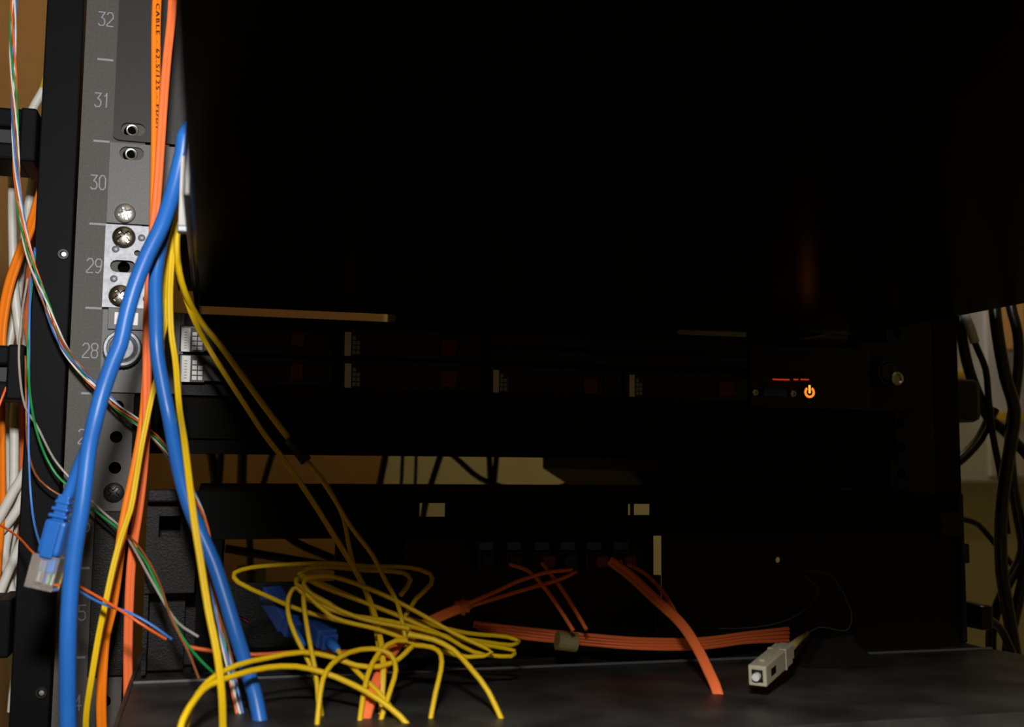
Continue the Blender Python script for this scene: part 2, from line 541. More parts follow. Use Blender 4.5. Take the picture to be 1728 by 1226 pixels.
finger(229, 70, 0, 'black plastic cable finger beside rack unit 31, topmost of three')
finger(627, 42, 1, 'black plastic cable finger beside rack unit 28, middle of three')
finger(1058, 24, 2, 'black plastic cable finger beside rack unit 25, lowest of three')

# ================================================================== DEVICE EARS ON THE LEFT RAIL
def hole_back(parent, x, z, y=1.6):
    pass
def cage_nut(parent, x, z, y):
    s = sharp(obj('cage_nut', lathe([(3.3, 0), (3.3, -.5), (2.9, -.7), (2.35, -.6), (2.2, .6), (2.2, 3)], x, z, y, 24), 'nut', parent))
    obj('nut_bore_shade', lathe([(2.2, .8), (0, .8)], x, z, y, 20), 'hole', s)

# -- units 31 and 32: dark grey panel
t = empty('rack_module', 232, 0, 3 * UH, 'dark grey panel in units 31 and 32 with a slotted ear', 'panel')
x0 = -8.2
z_ = 3 * UH + .8
b = plate(x0, 34, z_, 5 * UH - .6, -2.6, 2.4, [('slot', 1.8, 3 * UH + 7.2, 6.2, 3.4)])
# round the lower outer corner
vs = [v for v in b.verts if abs(v.co.x - x0) < .01 and abs(v.co.z - z_) < .01]
es = [e for e in b.edges if e.verts[0] in vs and e.verts[1] in vs]
bmesh.ops.bevel(b, geom=es, offset=4.5, segments=6, affect='EDGES', profile=.5)
sharp(obj('ear', b, 'ear_dark', t), 30)
obj('front_panel', bx(34.2, 474, -2.6, -.2, z_, 5 * UH - .6), 'ear_dark', t)
obj('body', bx(20, 445, 0, 300, z_ + 1, 5 * UH - 2), 'ear_dark', t)
cage_nut(t, 1.2, 3 * UH + 7.2, -.2)

# -- unit 30: mid grey panel with slot and pan head screw
t = empty('rack_module', 232, 0, 2 * UH, 'mid grey panel in unit 30 held by one pan head screw', 'panel')
b = plate(-9.4, 34, 2 * UH + .8, 3 * UH - .6, -2.2, 2.0, [('slot', 1.6, 2 * UH + 38.6, 6.2, 3.5)])
sharp(obj('ear', b, 'ear_grey', t), 30)
obj('front_panel', bx(34.2, 474, -2.2, -.2, 2 * UH + .8, 3 * UH - .6), 'ear_grey', t)
obj('body', bx(20, 445, 0, 240, 2 * UH + 2, 3 * UH - 2), 'ear_dark', t)
cage_nut(t, 1.2, 2 * UH + 38.6, -.2)
p = at(211, 360, -2.4)
sharp(obj('screw', screw_bm(p.x, p.z, -2.3, 5.4, 2.4, rot=.3), 'steel', t), 25)

# -- unit 29: console drawer pulled far out on its slides
SL_X0, SL_X1, SL_Z0, SL_Z1, SL_Y0 = 38.5, 436, 47.8, 91, -462
dr = empty('console_drawer', 240, -240, 46, 'big black console drawer pulled far out above the server', 'drawer')
obj('tray_body', bx(SL_X0, SL_X1, SL_Y0, -1, SL_Z0, SL_Z1, 1.2), 'slab', dr)
obj('front_bezel', bx(SL_X0, SL_X1, SL_Y0 - 10, SL_Y0 - .2, SL_Z0, SL_Z1 + 1.5, 1.5), 'slab', dr)
obj('slide_rail', bx(35.6, 38.3, -235, 150, SL_Z0 + 5, SL_Z0 + 38, .8), 'blackp', dr)
obj('slide_rail', bx(436.2, 439, -235, 150, SL_Z0 + 5, SL_Z0 + 38, .8), 'blackp', dr)
# grey end plate of the slide, standing upright beside the tray
q = prect(302.5, 262, 317, 388, -142)
ep = obj('slide_end_plate', bx(q[0], q[1], -142, -140.6, q[2], q[3], .4), 'plate_grey', dr)
q = prect(299, 380, 321, 392, -144)
obj('plate_clip', bx(q[0], q[1], -145, -140, q[2], q[3], .6), 'zinc', ep)
# its zinc mounting bracket on the rail
x0_, x1_ = -9.6, 14.0
b = plate(x0_, x1_, UH + .4, 2 * UH - .4, -3.6, 3.4, [
    ('slot', -.2, UH + 22.2, 6.4, 3.2), ('circ', 6.6, UH + 29.6, 1.6, 1.6), ('circ', 5.4, UH + 13.4, 1.6, 1.6)])
br = sharp(obj('slide_bracket', b, 'zinc', dr), 30)
for (px, py) in ((209, 400), (203, 499)):
    p = at(px, py, -3.8)
    sharp(obj('bracket_screw', screw_bm(p.x, p.z, -3.65, 5.9, 2.4, rot=.7), 'screw_dark', br), 25)
for (px, py) in ((239, 401), (195, 420), (192, 470), (247, 504), (226, 470)):
    p = at(px, py, -3.8)
    obj('dimple', lathe([(1.9, 0), (1.2, -.5), (0, -.7)], p.x, p.z, -3.6, 16), 'zinc', br, smooth=True)
obj('bracket_arm', bx(11.8, 14.0, 2, 150, UH + 2, 2 * UH - 2), 'zinc', br)

# -- unit 28: server with ears, thumbscrews, drive bays, port and power light
sv = empty('rack_server', 240, 0, 0, 'black one unit server with a glowing amber power symbol', 'server')
YF = -4.0
obj('chassis', bx(17, 452, 2.3, 620, .6, UH - .4), 'black', sv)
def sear(x0, x1, tag_=True):
    return sharp(obj('ear', plate(x0, x1, .8, UH - .8, -2.4, 2.2, []), 'ear_grey' if x0 < 100 else 'black', sv))
e1 = sear(-9.0, 31.5); e2 = sear(434, 479)
# tab with white tag above the thumbscrew
x0p, x1p, z0p, z1p = prect(182, 520, 246, 556, -4)
tb = obj('ear_tab', bx(x0p, x1p, -4.6, -2.4, z0p, z1p, .3), 'ear_grey', e1)
x0p, x1p, z0p, z1p = prect(193, 527, 233, 548, -5)
obj('white_tag', bx(x0p, x1p, -5.0, -4.6, z0p, z1p, .15), 'white_print', e1)
def thumb(px, py, parent, m1, R):
    p = at(px, py, -10)
    bm = nb(); n = 64
    prof = [(R * .82, 7.5), (R, 6.2), (R, 1.2), (R * .93, 0), (R * .80, 0), (R * .76, 1.0), (R * .70, 1.2), (R * .68, -.4), (R * .58, -1.0), (R * .2, -1.0), (R * .18, 0), (0, 0)]
    rings = []
    for r, dy in prof:
        ring = []
        for i in range(n):
            k = 1.0 if r < R * .95 else 1 + .018 * (1 if i % 2 else -1)
            ring.append(bm.verts.new((p.x + r * k * math.cos(2 * PI * i / n), -10 + dy, p.z + r * k * math.sin(2 * PI * i / n))))
        rings.append(ring)
    for A, B in zip(rings, rings[1:]):
        for i in range(n): bm.faces.new((A[i], A[(i + 1) % n], B[(i + 1) % n], B[i]))
    bmesh.ops.remove_doubles(bm, verts=bm.verts, dist=1e-5)
    return sharp(obj('thumbscrew', bm, m1, parent), 30)
thumb(206, 587, e1, 'zinc', 9.6)
tk = thumb(1500, 628, e2, 'blackp', 8.2)
p = at(1517, 638, -14)
sharp(obj('screw_boss', lathe([(4.2, 4), (4.2, -.6), (3.2, -1), (2.4, -.6), (2.2, .4), (0, .4)], p.x, p.z, -12, 24), 'nut', e2))

# drive bays: each one carrier with latch, label, vents and a red release
def drive(px0, py0, px1, py1, latch_left=True, red=None, lab=None, bright=False):
    x0, x1, z0, z1 = prect(px0, py0, px1, py1, YF)
    d = obj('drive_carrier', bx(x0, x1, YF, 2.2, z0, z1, .6), 'blackp', sv)
    for k in range(3):
        zz = z0 + (z1 - z0) * (k + 1) / 4
        obj('vent_rib', bx(x0 + (x1 - x0) * .26, x0 + (x1 - x0) * .62, YF - .8, YF, zz - .5, zz + .5), 'blackp', d)
    obj('latch', bx(x0 + (x1 - x0) * .86, x1 - 1, YF - 1.4, YF - .02, z0 + 2, z1 - 2, .4), 'blackp', d)
    if red:
        a, b2, c, e = prect(*red, YF - 1)
        obj('release_button', bx(a, b2, YF - 1.6, YF - .02, c, e, .4), 'red_plastic', d)
    if lab:
        a, b2, c, e = prect(*lab, YF - 1)
        obj('label', bx(a, a + (b2 - a) * .38, YF - .35, YF - .02, c, e), 'white_print', d)
        l2 = obj('capacity_label', bx(a + (b2 - a) * .4, b2, YF - .3, YF - .02, c, e), 'dark_print', d)
        w = b2 - a; h = e - c
        for q in range(4):
            for r_ in range(2):
                if (q, r_) in ((3, 1),): continue
                xx = a + w * (.47 + .25 * r_); zz = c + h * (.08 + .2 * q)
                obj('print_block', bx(xx, xx + w * .2, YF - .36, YF - .3, zz, zz + h * .15), 'white_print' if bright else 'grey_print', l2)
        if bright:
            for q in range(7):
                zz = c + h * (.12 + .11 * q)
                obj('label_text', bx(a + w * .12, a + w * .24, YF - .38, YF - .35, zz, zz + h * .05), 'grey_print', d)
drive(303, 553, 560, 596, red=(492, 560, 514, 584), lab=(306, 553, 345, 593), bright=True)
drive(301, 601, 560, 646, red=(490, 614, 512, 640), lab=(306, 600, 345, 644), bright=True)
drive(578, 556, 812, 604, red=(745, 571, 770, 599), lab=(582, 560, 610, 600))
drive(578, 609, 812, 657, red=(744, 624, 769, 652), lab=(582, 613, 610, 654))
drive(828, 620, 1048, 664, red=(985, 637, 1008, 664), lab=(833, 624, 858, 662))
drive(1056, 628, 1262, 674, red=(1213, 643, 1237, 668), lab=(1063, 632, 1086, 669))
# optical bay strip over the right drives
for (a, b2, c, e) in ((828, 570, 1262, 590), (828, 596, 1262, 614)):
    x0, x1, z0, z1 = prect(a, b2, c, e, YF)
    obj('vent_bar', bx(x0, x1, YF, 2.2, z0, z1, .5), 'blackp', sv)
# control block
x0, x1, z0, z1 = prect(1266, 585, 1468, 690, YF)
cb = obj('control_block', bx(x0, x1, YF, 2.2, z0, z1, .6), 'blackp', sv)
x0, x1, z0, z1 = prect(1286, 655, 1326, 670, YF - 1)
obj('video_port', bx(x0, x1, YF - 3.0, YF - .02, z0, z1, .8), 'blue_port', cb)
for px, py in ((1273, 662), (1337, 664)):
    p = at(px, py, YF - 1.4)
    sharp(obj('port_screw', lathe([(2.0, 1.2), (2.0, -1.6), (1.3, -1.6), (1.2, -.6), (0, -.6)], p.x, p.z, YF - 1.2, 6), 'nut', cb), 20)
x0, x1, z0, z1 = prect(1262, 634, 1440, 643, YF)
obj('ledge', bx(x0, x1, YF - 2.6, YF - .02, z0 + .8, z1, .3), 'blackp', cb)
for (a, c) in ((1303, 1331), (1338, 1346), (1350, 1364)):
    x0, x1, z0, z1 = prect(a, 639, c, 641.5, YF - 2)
    obj('ledge_glint', bx(x0, x1, YF - 2.9, YF - 2.62, z0, z1), 'glint_red', cb)  # glowing slivers paint the red light reflected on the ledge
# power symbol: broken ring and bar
p = at(1366, 661.5, YF - .6)
sharp(obj('power_button', lathe([(5.4, .5), (5.4, -.35), (5.0, -.55), (0, -.55)], p.x, p.z, YF, 32), 'blackp', cb))
ring = nb(); n = 26; ri, ro = 2.15, 3.5
prev = None
for i in range(n + 1):
    a = math.radians(125) + math.radians(290) * i / n
    q = [ring.verts.new((p.x + r * math.cos(a), YF - .55 + dy, p.z + r * math.sin(a))) for r, dy in ((ri, -.05), (ro, -.05), (ro, -.35), (ri, -.35))]
    if prev:
        for k in range(4): ring.faces.new((prev[k], prev[(k + 1) % 4], q[(k + 1) % 4], q[k]))
    prev = q
obj('power_ring', ring, 'led', cb)
obj('power_bar', bx(p.x - .6, p.x + .6, YF - .95, YF - .6, p.z - .6, p.z + 4.3), 'led_core', cb)

# -- unit 27: black one unit shelf under the server, and the equipment behind the gap
sh = empty('rack_shelf', 232, 0, -31, 'plain black one unit shelf directly under the server', 'shelf')
obj('shelf_face', bx(8.4, 456.7, -9, -6.8, -30.5, -1.2, .3), 'matte', sh)
obj('shelf_deck', bx(8.4, 456.7, -6.7, 560, -3.4, -1.2), 'matte', sh)
obj('front_lip', bx(30, 456.7, -12.5, -9.1, -22.6, -20.8, .3), 'matte', sh)
x0, x1, z0, z1 = prect(1112, 772, 1548, 852, 60)
pb = prism_xz([(x0, -6), (x0, at(1110, 795, 60).z), (at(1166, 831, 60).x, at(1166, 831, 60).z), (at(1180, 860, 60).x, z0), (x1, z0), (x1, -6)], 60, 320)
tag(obj('power_supply', pb, 'black'), 'black power supply box with a cut corner under the shelf', 'power supply')
# dark device tail above the server that closes most of the slit
x0, x1, z0, z1 = prect(668, 440, 1145, 550, 200)
ca = empty('cable_carrier', (x0 + x1) / 2, 220, 46, 'black folding cable carrier behind the console drawer', 'cable carrier')
obj('arm', bx(x0, x1, 200, 240, 46, 88, 2), 'black', ca)
obj('second_arm', bx(x1 + .2, at(1500, 500, 200).x, 200, 240, 73, 96, 2), 'black', ca)
obj('pivot', bx(at(1278, 500, 200).x, at(1298, 500, 200).x, 196, 199.9, 60, 92, 1), 'black', ca)
obj('end_arm', bx(at(1352, 500, 200).x, at(1500, 500, 200).x, 241, 260, 60, 92, 1), 'black', ca)

# -- post screw lower down
p = at(192, 831, 0)
sc_ = sharp(obj('panel_screw', screw_bm(p.x, p.z, -.05, 5.2, 2.2, rot=.9), 'blackp', rack), 25)

# ================================================================== FIBRE PATCH PANEL
YP = -60
fp = empty('fibre_enclosure', 240, -20, -146, 'black fibre patch panel with a cable tray below the gap', 'patch panel')
PX0, PX1 = at(331, 900, YP).x, at(1622, 900, YP).x
zt, zb1 = at(800, 830, YP).z, at(800, 906, YP).z
PZB = at(1400, 1092, YP).z
c1, c2, c3 = prect(708, 850, 752, 870, YP), prect(1060, 850, 1098, 866, YP), prect(700, 850, 706, 870, YP)
zc = (c1[2] + c1[3]) / 2
b = plate(PX0, PX1, zb1, zt, YP, 2.0, [('rect', (c1[0] + c1[1]) / 2, zc, (c1[1] - c1[0]) / 2, 3.4), ('rect', (c2[0] + c2[1]) / 2, zc, (c2[1] - c2[0]) / 2, 2.9)])
obj('top_band', b, 'matte', fp)
for c in (c1, c2):
    obj('cutout_tongue', bx(c[0] + 1.6, c[0] + 2.4, YP - 2.2, YP + 1.5, zc - 4.2, zc + 4.4), 'black', fp)
obj('top_cover', bx(PX0, PX1, YP + 2.1, YP + 190, zt - 2, zt), 'black', fp)
# mounting ear, stepped, with a square hole
ex0, ex1 = at(247, 900, YP - 6).x, at(331, 900, YP - 6).x
h0 = prect(268, 870, 305, 906, YP - 6)
b = plate(ex0, ex1, at(290, 1000, YP - 6).z, at(290, 846, YP - 6).z, YP - 6, 2.2, [('rect', (h0[0] + h0[1]) / 2, (h0[2] + h0[3]) / 2, (h0[1] - h0[0]) / 2, (h0[3] - h0[2]) / 2)])
ea = obj('mounting_ear', b, 'black', fp)
obj('ear_flange', bx(ex0, ex1, YP - 14, YP - 6.1, at(290, 846, YP - 6).z, zt + 1.2, 1.0), 'black', fp)
obj('ear_side', bx(ex0, ex0 + 2, YP - 3.7, YP + 60, PZB, zt - 1), 'black', fp)
obj('ear_lower', bx(ex0 + 2.2, ex1 - 4, YP + 8, YP + 10, PZB, at(290, 1000, YP - 6).z + 4), 'black', fp)
obj('rail_ear', bx(-8.5, 8.3, -3.4, -.1, at(180, 1140, -3).z, at(180, 862, -3).z, .5), 'black', fp)
obj('ear_backing', bx(ex0 + 2.1, at(376, 1000, YP + 30).x, YP + 20, YP + 22, PZB, zt - 6), 'black', fp)
obj('inner_back', bx(at(330, 1000, YP + 60).x, at(1115, 1000, YP + 60).x, YP + 62, YP + 64, PZB + .1, at(500, 982, YP + 60).z), 'black', fp)
obj('inner_side', bx(at(566, 940, YP + 50).x, at(1105, 940, YP + 50).x, YP + 52, YP + 54, PZB + .1, zb1 + 4), 'black', fp)
# adapter plate, solid face at the far end, column beside the window
ax0, ax1, az0, az1 = prect(690, 906, 1110, 985, YP)
slx = at(1117, 930, YP).x
hz = at(1097, 938, YP)
b = plate(ax0, slx - .1, PZB + .2, zb1, YP + 14, 1.6, [('circ', hz.x + 3.2, hz.z, 2.3, 2.3)])
ap = obj('adapter_plate', b, 'black', fp)
rz = at(1317, 945, YP)
b = plate(slx + 1.2, PX1, PZB, zb1 - .1, YP + 2.2, 1.6, [('circ', rz.x, rz.z, 1.7, 1.7)])
obj('end_face', b, 'black', fp)
obj('slit_bridge', bx(slx - 2.5, slx + 1.1, YP + 4, YP + 5.4, PZB, at(1117, 972, YP).z), 'black', fp)
obj('window_column', bx(at(333, 950, YP).x, at(374, 950, YP).x, YP + 1, YP + 3, PZB, zb1 - .1), 'matte', fp)
obj('panel_floor', bx(PX0, PX1, YP + 2.2, YP + 190, PZB - 2, PZB), 'black', fp)
# end cap at the far side with latch
obj('end_cap', bx(PX1 - 2, PX1 + 1, YP - 2, YP + 120, PZB, zt, 1), 'black', fp)
p = at(1628, 935, YP)
obj('side_latch', bx(PX1 + 1.1, PX1 + 5.5, YP, YP + 16, p.z - 5, p.z + 6, .8), 'blackp', fp)
s0 = prect(1583, 862, 1618, 905, YP)
obj('ear_stiffener', bx(s0[0], s0[1], YP - 2.6, YP - .05, s0[2], s0[3], .4), 'black', fp)
# six adapters with caps or plugs
for k, px in enumerate((818, 865, 912, 955, 1000, 1045)):
    x0, x1, z0, z1 = prect(px - 15, 928, px + 15, 958, YP + 6)
    ad = obj('adapter', bx(x0, x1, YP + 2, YP + 13.9, z0, z1, .6), 'blackp', ap)
    obj('adapter_clip', bx(x0 + 1, x1 - 1, YP + 3, YP + 13, z1 + .05, z1 + 4.5, .4), 'blue_port', ap)
    obj('dust_cap' if k in (0, 1, 3) else 'plug_body', bx(x0 + 1.6, x1 - 1.6, YP - (2 if k in (0, 1, 3) else 10), YP + 1.95, z0 + 1.6, z1 - 1.6, .5), 'blackp' if k in (0, 1, 3) else 'red_plastic', ad)

# -- tray in front of and below the panel
TZ = PZB - 2.2
tr = empty('pull_out_tray', 240, -130, TZ - 40, 'worn dark grey pull-out tray under the fibre patch panel', 'tray')
txl, txr = 17.5, 470
tb_ = nb()
pts = [(txl, YP - 24), (txr, YP + 24), (txr + 34, YP - 150), (txr + 34, YP - 210), (txl, YP - 210)]
def prism_xy(pts, z0, z1, bm=None):
    bm = bm or nb()
    a = [bm.verts.new((x, y, z0)) for x, y in pts]; c = [bm.verts.new((x, y, z1)) for x, y in pts]
    bm.faces.new(a[::-1]); bm.faces.new(c)
    for i in range(len(pts)):
        j = (i + 1) % len(pts); bm.faces.new((a[i], a[j], c[j], c[i]))
    return bm
pts = [(txl, YP + 150), (txr, YP + 150), (txr, YP - 6), (txr + 14, YP - 60), (txr + 14, YP - 150), (txl, YP - 150)]
o = obj('tray_top', prism_xy(pts, TZ - 3, TZ), 'tray', tr)
obj('tray_front', bx(txl, txr + 14, YP - 152, YP - 150.1, TZ - 30, TZ + .6, .3), 'tray', tr)
obj('tray_side', bx(txl - 2, txl - .1, YP - 150, YP + 150, TZ - 30, TZ + .6, .3), 'tray', tr)
ra, rb = at(792, 1118, YP - 20), at(1430, 1096, YP - 20)
obj('edge_rib', bx(txl, txr, YP - 13, YP - 11, TZ + .05, TZ + 1.3, .3), 'ear_grey', tr)
# black angle bracket standing on the tray
q0, q1 = at(1338, 1122, YP - 30), at(1465, 1122, YP - 30)
zq = TZ + .1
bk = prism_xz([(q0.x, zq), (q1.x, zq), (q1.x - 16, zq + 12), (q0.x + 26, zq + 16), (q0.x + 10, zq + 14)], YP - 44, YP - 16)
tag(obj('angle_bracket', bk, 'black'), 'black sloped bracket standing on the tray behind the beige connector', 'bracket')

# ================================================================== CABLES
R_BLUE = 3.3
# thick blue cables
def up_over(Y, X, Z): return [(X + 60, Y + 30, Z + 6), (X + 22, Y + 12, Z + 6)]
b1 = cable('network_cable', [(320, 215, -135), (308, 258, -135), (292, 322, -132), (274, 378, -128), (250, 427, -126), (230, 476, -125), (215, 525, -125), (203, 580, -125), (191, 609, -125), (174, 658, -125), (161, 707, -126), (150, 756, -126), (144, 805, -127), (137, 860, -128), (128, 912, -128), (119, 990, -128), (115, 1069, -128), (114, 1168, -126), (116, 1300, -120), (124, 1700, -90)],
           circ(R_BLUE, 16), 'blue', 'thick blue network cable crossing in front of the grey rail down past the plug', ext={'pre': [(140, -90, 112), (82, -110, 116)]})
b2 = cable('network_cable', [(316, 235, -114), (304, 275, -114), (290, 330, -115), (277, 385, -115), (267, 432, -112), (262, 476, -114), (263, 525, -117), (264, 580, -120), (267, 609, -120), (276, 658, -120), (286, 707, -121), (295, 756, -127), (305, 805, -133), (320, 855, -138), (341, 905, -140), (361, 950, -142), (380, 1008, -145), (400, 1074, -148), (429, 1168, -150), (460, 1280, -160)],
           circ(2.95, 16), 'blue', 'thick blue network cable hanging in front of the server edge down to the tray', ext={'pre': [(140, -60, 108), (82, -84, 114)], 'post': [(150, -230, -230), (160, -240, -420)]})
# cable printing on the second blue cable
# unplugged blue patch cord with clear modular plug
pc = empty('patch_cord', *at(80, 985, -112), 'unplugged blue patch cord end with clear modular plug', 'patch cord')
cP = path([(163, 707, -116), (148, 750, -116), (133, 785, -114), (119, 825, -112), (108, 850, -112)])
obj('cord', sweep(spline([Vector((140, -76, 118)), Vector((82, -96, 122))] + path([(316, 236, -124), (298, 310, -121), (275, 380, -118), (251, 430, -116), (231, 480, -116), (216, 527, -116), (204, 582, -116), (176, 656, -116)]) + cP, 4), circ(2.4, 14)), 'blue', pc, smooth=True)
A, B = at(110, 843, -112), at(86, 932, -112)
ax = (B - A).normalized(); side = ax.cross(Vector((-.26, -.96, 0))).normalized(); up = side.cross(ax)
def oriented(boxes, bev=0.):
    """boxes (s0,s1, a0,a1, u0,u1) in side/axis/front coordinates from A"""
    bm = nb()
    for (s0, s1, a0, a1, u0, u1) in boxes:
        tmp = nb(); box(tmp, s0, s1, a0, a1, u0, u1, bev)
        me = bpy.data.meshes.new('x'); tmp.to_mesh(me); tmp.free(); bm.from_mesh(me); bpy.data.meshes.remove(me)
    for v in bm.verts: v.co = A + side * v.co.x + ax * v.co.y + up * v.co.z
    return bm
Lb = (B - A).length
boot = nb()
obj('boot', oriented([(-4.6, 4.6, 8.5, Lb + 1, -4.2, 4.2)], 1.6), 'blue', pc, smooth=False)
for k in range(3):
    w = 3.1 + .45 * k
    obj('boot_ring', oriented([(-w, w, .3 + 2.9 * k, 1.9 + 2.9 * k, -w, w)], .7), 'blue', pc)
obj('boot_neck', oriented([(-2.6, 2.6, -2, 9, -2.6, 2.6)], .8), 'blue', pc)
obj('boot_hood', oriented([(-2.6, 2.6, 9, Lb + 2, 4.2, 5.4)], .5), 'blue', pc)
pl = obj('plug_body', oriented([(-5.85, 5.85, Lb + 1.05, Lb + 15, -4.0, 4.0)], .4), 'clear', pc)
obj('plug_latch', oriented([(-1.6, 1.6, Lb + 3, Lb + 12, 4.6, 5.4)], .3), 'clear', pl)
obj('cord_core', oriented([(-3.4, 3.0, Lb + 1.1, Lb + 8.2, -2.2, 2.6)], .6), 'blue', pl)
for k in range(8):
    s_ = -3.6 + k * 1.02
    obj('contact', oriented([(s_ - .25, s_ + .25, Lb + 9.4, Lb + 14.6, -3.7, -2.6)]), 'gold', pl)
    obj('wire', oriented([(s_ - .4, s_ + .4, Lb + 7, Lb + 13, -.8, .3)], .2), ('orange_thin', 'white_thin', 'green_thin', 'white_thin', 'blue_thin', 'white_thin', 'brown_thin', 'white_thin')[k], pl)

# orange zip cords
TOPX = lambda px, Y: [tuple(at(px, 18, Y) + Vector((0, 0, 260))), tuple(at(px, 18, Y) + Vector((0, 0, 120)))]
oa_pts = [(264, 18, -42), (263, 100, -42), (263, 200, -42), (262, 300, -42), (259, 400, -42), (253, 500, -42), (250, 580, -42), (247, 650, -44), (242, 710, -46), (229, 785, -48), (213, 860, -50), (204, 912, -52), (198, 964, -53), (188, 1030, -54), (178, 1069, -54), (174, 1110, -54), (171, 1168, -54), (168, 1300, -50)]
oa = cable('fibre_zip_cord', oa_pts, duplex(1.25), 'orange_b', 'bright orange fibre zip cord with black printed lettering', 'cable', ext={'pre': TOPX(266, -42), 'post': [(-20, -60, -330), (-25, -60, -600)]})
ob_pts = [(290, 18, -50), (282, 98, -50), (276, 171, -50), (271, 245, -50), (265, 329, -50), (259, 390, -50), (253, 470, -50), (249, 540, -50), (248, 600, -50), (248, 660, -50), (246, 730, -50), (241, 800, -50), (234, 860, -50), (226, 912, -50), (221, 960, -50), (218, 1017, -50), (216, 1095, -50), (216, 1168, -50), (216, 1300, -50)]
ob = cable('fibre_zip_cord', ob_pts, duplex(1.15), 'orange', 'salmon orange fibre zip cord without print, hanging straight down', 'cable', ext={'pre': TOPX(292, -50), 'post': [(0, -55, -330), (-5, -60, -600)]})
# print along the first cord
p0, p1 = at(266, 6, -44.2), at(266, 232, -44.2)
d_ = (p1 - p0).normalized(); rt = Vector((.966, -.26, 0))
O_ = p0 + Vector((-.25, -.35, 0))
obj('jacket_print', text_bm('CABLE - 62.5/125 - FDDI - 10', 2.7, O_ - rt * .55 + Vector((0, -.4, 0)), d_ * 1.6, rt, align='LEFT'), 'dark_print', oa)

# yellow duplex patch cables from the bunch behind the drawer slide
def bunch(dx, Y): return [(130, Y + 40, 108 + dx), (78, Y + 18, 112 + dx), tuple(at(306 + dx, 332, Y))]
cable('yellow_fibre_cable', [(294, 375, -96), (283, 430, -92), (277, 500, -88), (274, 570, -82), (267, 630, -76), (259, 656, -74), (250, 697, -76), (238, 756, -78), (230, 805, -78), (220, 860, -80), (206, 900, -80), (190, 960, -82), (178, 1017, -84), (167, 1069, -84), (154, 1147, -84), (146, 1200, -80), (138, 1300, -70)],
      duplex(.72), 'yellow', 'yellow fibre cable running down beside the orange cords to the lower edge', ext={'pre': bunch(0, -96), 'post': [(-45, -70, -330), (-50, -70, -600)]})
cable('yellow_fibre_cable', [(297, 378, -102), (290, 440, -100), (287, 500, -98), (289, 560, -98), (296, 609, -100), (302, 682, -110), (311, 743, -140), (320, 817, -158), (328, 880, -165), (338, 943, -168), (351, 1025, -172), (367, 1106, -176), (374, 1168, -176), (382, 1280, -170)],
      duplex(.72), 'yellow', 'yellow fibre cable lying over the hanging blue cable', ext={'pre': bunch(2, -102), 'post': [(90, -200, -260), (100, -210, -480)]})
cable('yellow_fibre_cable', [(291, 377, -92), (282, 430, -90), (281, 500, -88), (280, 540, -90), (270, 585, -88), (267, 610, -92), (276, 658, -96), (286, 707, -104), (295, 756, -116), (305, 805, -124), (341, 905, -126), (380, 1008, -131), (429, 1168, -136)],
      duplex(.65), 'yellow', 'short yellow fibre cable slipping behind the hanging blue cable', ext={'pre': bunch(-3, -92)})
cC = [(299, 385, -98), (298, 420, -97), (299, 451, -94), (309, 490, -90), (328, 541, -84), (350, 583, -74), (377, 627, -78), (411, 679, -82), (448, 735, -88), (483, 780, -92), (527, 845, -100), (566, 907, -108), (602, 966, -118), (625, 1015, -128), (640, 1067, -138), (647, 1123, -148), (645, 1168, -152), (640, 1292, -160)]
cable('yellow_fibre_cable', cC, duplex(.62), 'yellow', 'thin yellow fibre cable slanting from the bunch down to the tray, lower of two', ext={'pre': bunch(4, -98)})
# breakout cable: thick jacket, black sleeve, two thin tails
bo = empty('breakout_cable', *at(516, 776, -96), 'thick yellow breakout cable with black sleeve, upper of the two slanting ones', 'cable')
obj('jacket', sweep(spline([Vector(q) for q in bunch(6, -104)] + path([(300, 385, -104), (300, 440, -102), (312, 492, -94), (338, 541, -82), (372, 583, -84), (411, 637, -88), (448, 688, -92), (490, 743, -96)]), 4), circ(1.4, 12)), 'yellow', bo, smooth=True)
obj('sleeve', sweep(spline(path([(488, 740, -96), (502, 758, -97), (517, 778, -98)]), 3), circ(2.7, 14)), 'blackp', bo, smooth=True)
for k, tail in enumerate(([(514, 774, -98), (540, 806, -100), (566, 845, -104), (592, 888, -110), (629, 937, -118), (652, 982, -126), (670, 1015, -132), (681, 1060, -138), (686, 1090, -140)],
                          [(516, 775, -96), (541, 803, -98), (564, 840, -100), (580, 875, -104), (588, 917, -108), (597, 952, -112), (612, 985, -116), (627, 1030, -122), (638, 1090, -128), (640, 1140, -130)])):
    obj('tail', sweep(spline(path(tail), 4), circ(.95, 10)), 'yellow', bo, smooth=True)

# coil of yellow fibre lying in the mouth of the panel
def coil(name, pts, r, label, ext=None): return cable(name, pts, circ(r * .88, 8), 'yellow', label, 'cable', 'yellow fibre coils in front of the panel', step=5, ext=ext)
coil('coiled_fibre', [(680, 1045, -128), (702, 1010, -122), (727, 985, -116), (726, 968, -110), (690, 957, -104), (620, 955, -100), (560, 950, -98), (490, 952, -98), (425, 957, -100), (395, 967, -106), (402, 982, -112), (450, 1005, -118), (505, 1028, -124), (570, 1046, -128), (640, 1060, -132), (720, 1070, -130), (800, 1080, -126), (862, 1088, -122), (876, 1082, -118), (855, 1074, -116), (790, 1068, -118), (700, 1046, -122), (620, 1018, -124), (545, 985, -122), (505, 968, -116), (540, 956, -110), (620, 962, -108), (680, 966, -112), (693, 978, -116), (676, 1004, -122)], 1.15, 'yellow fibre coil with the widest loop, reaching furthest toward the panel window')
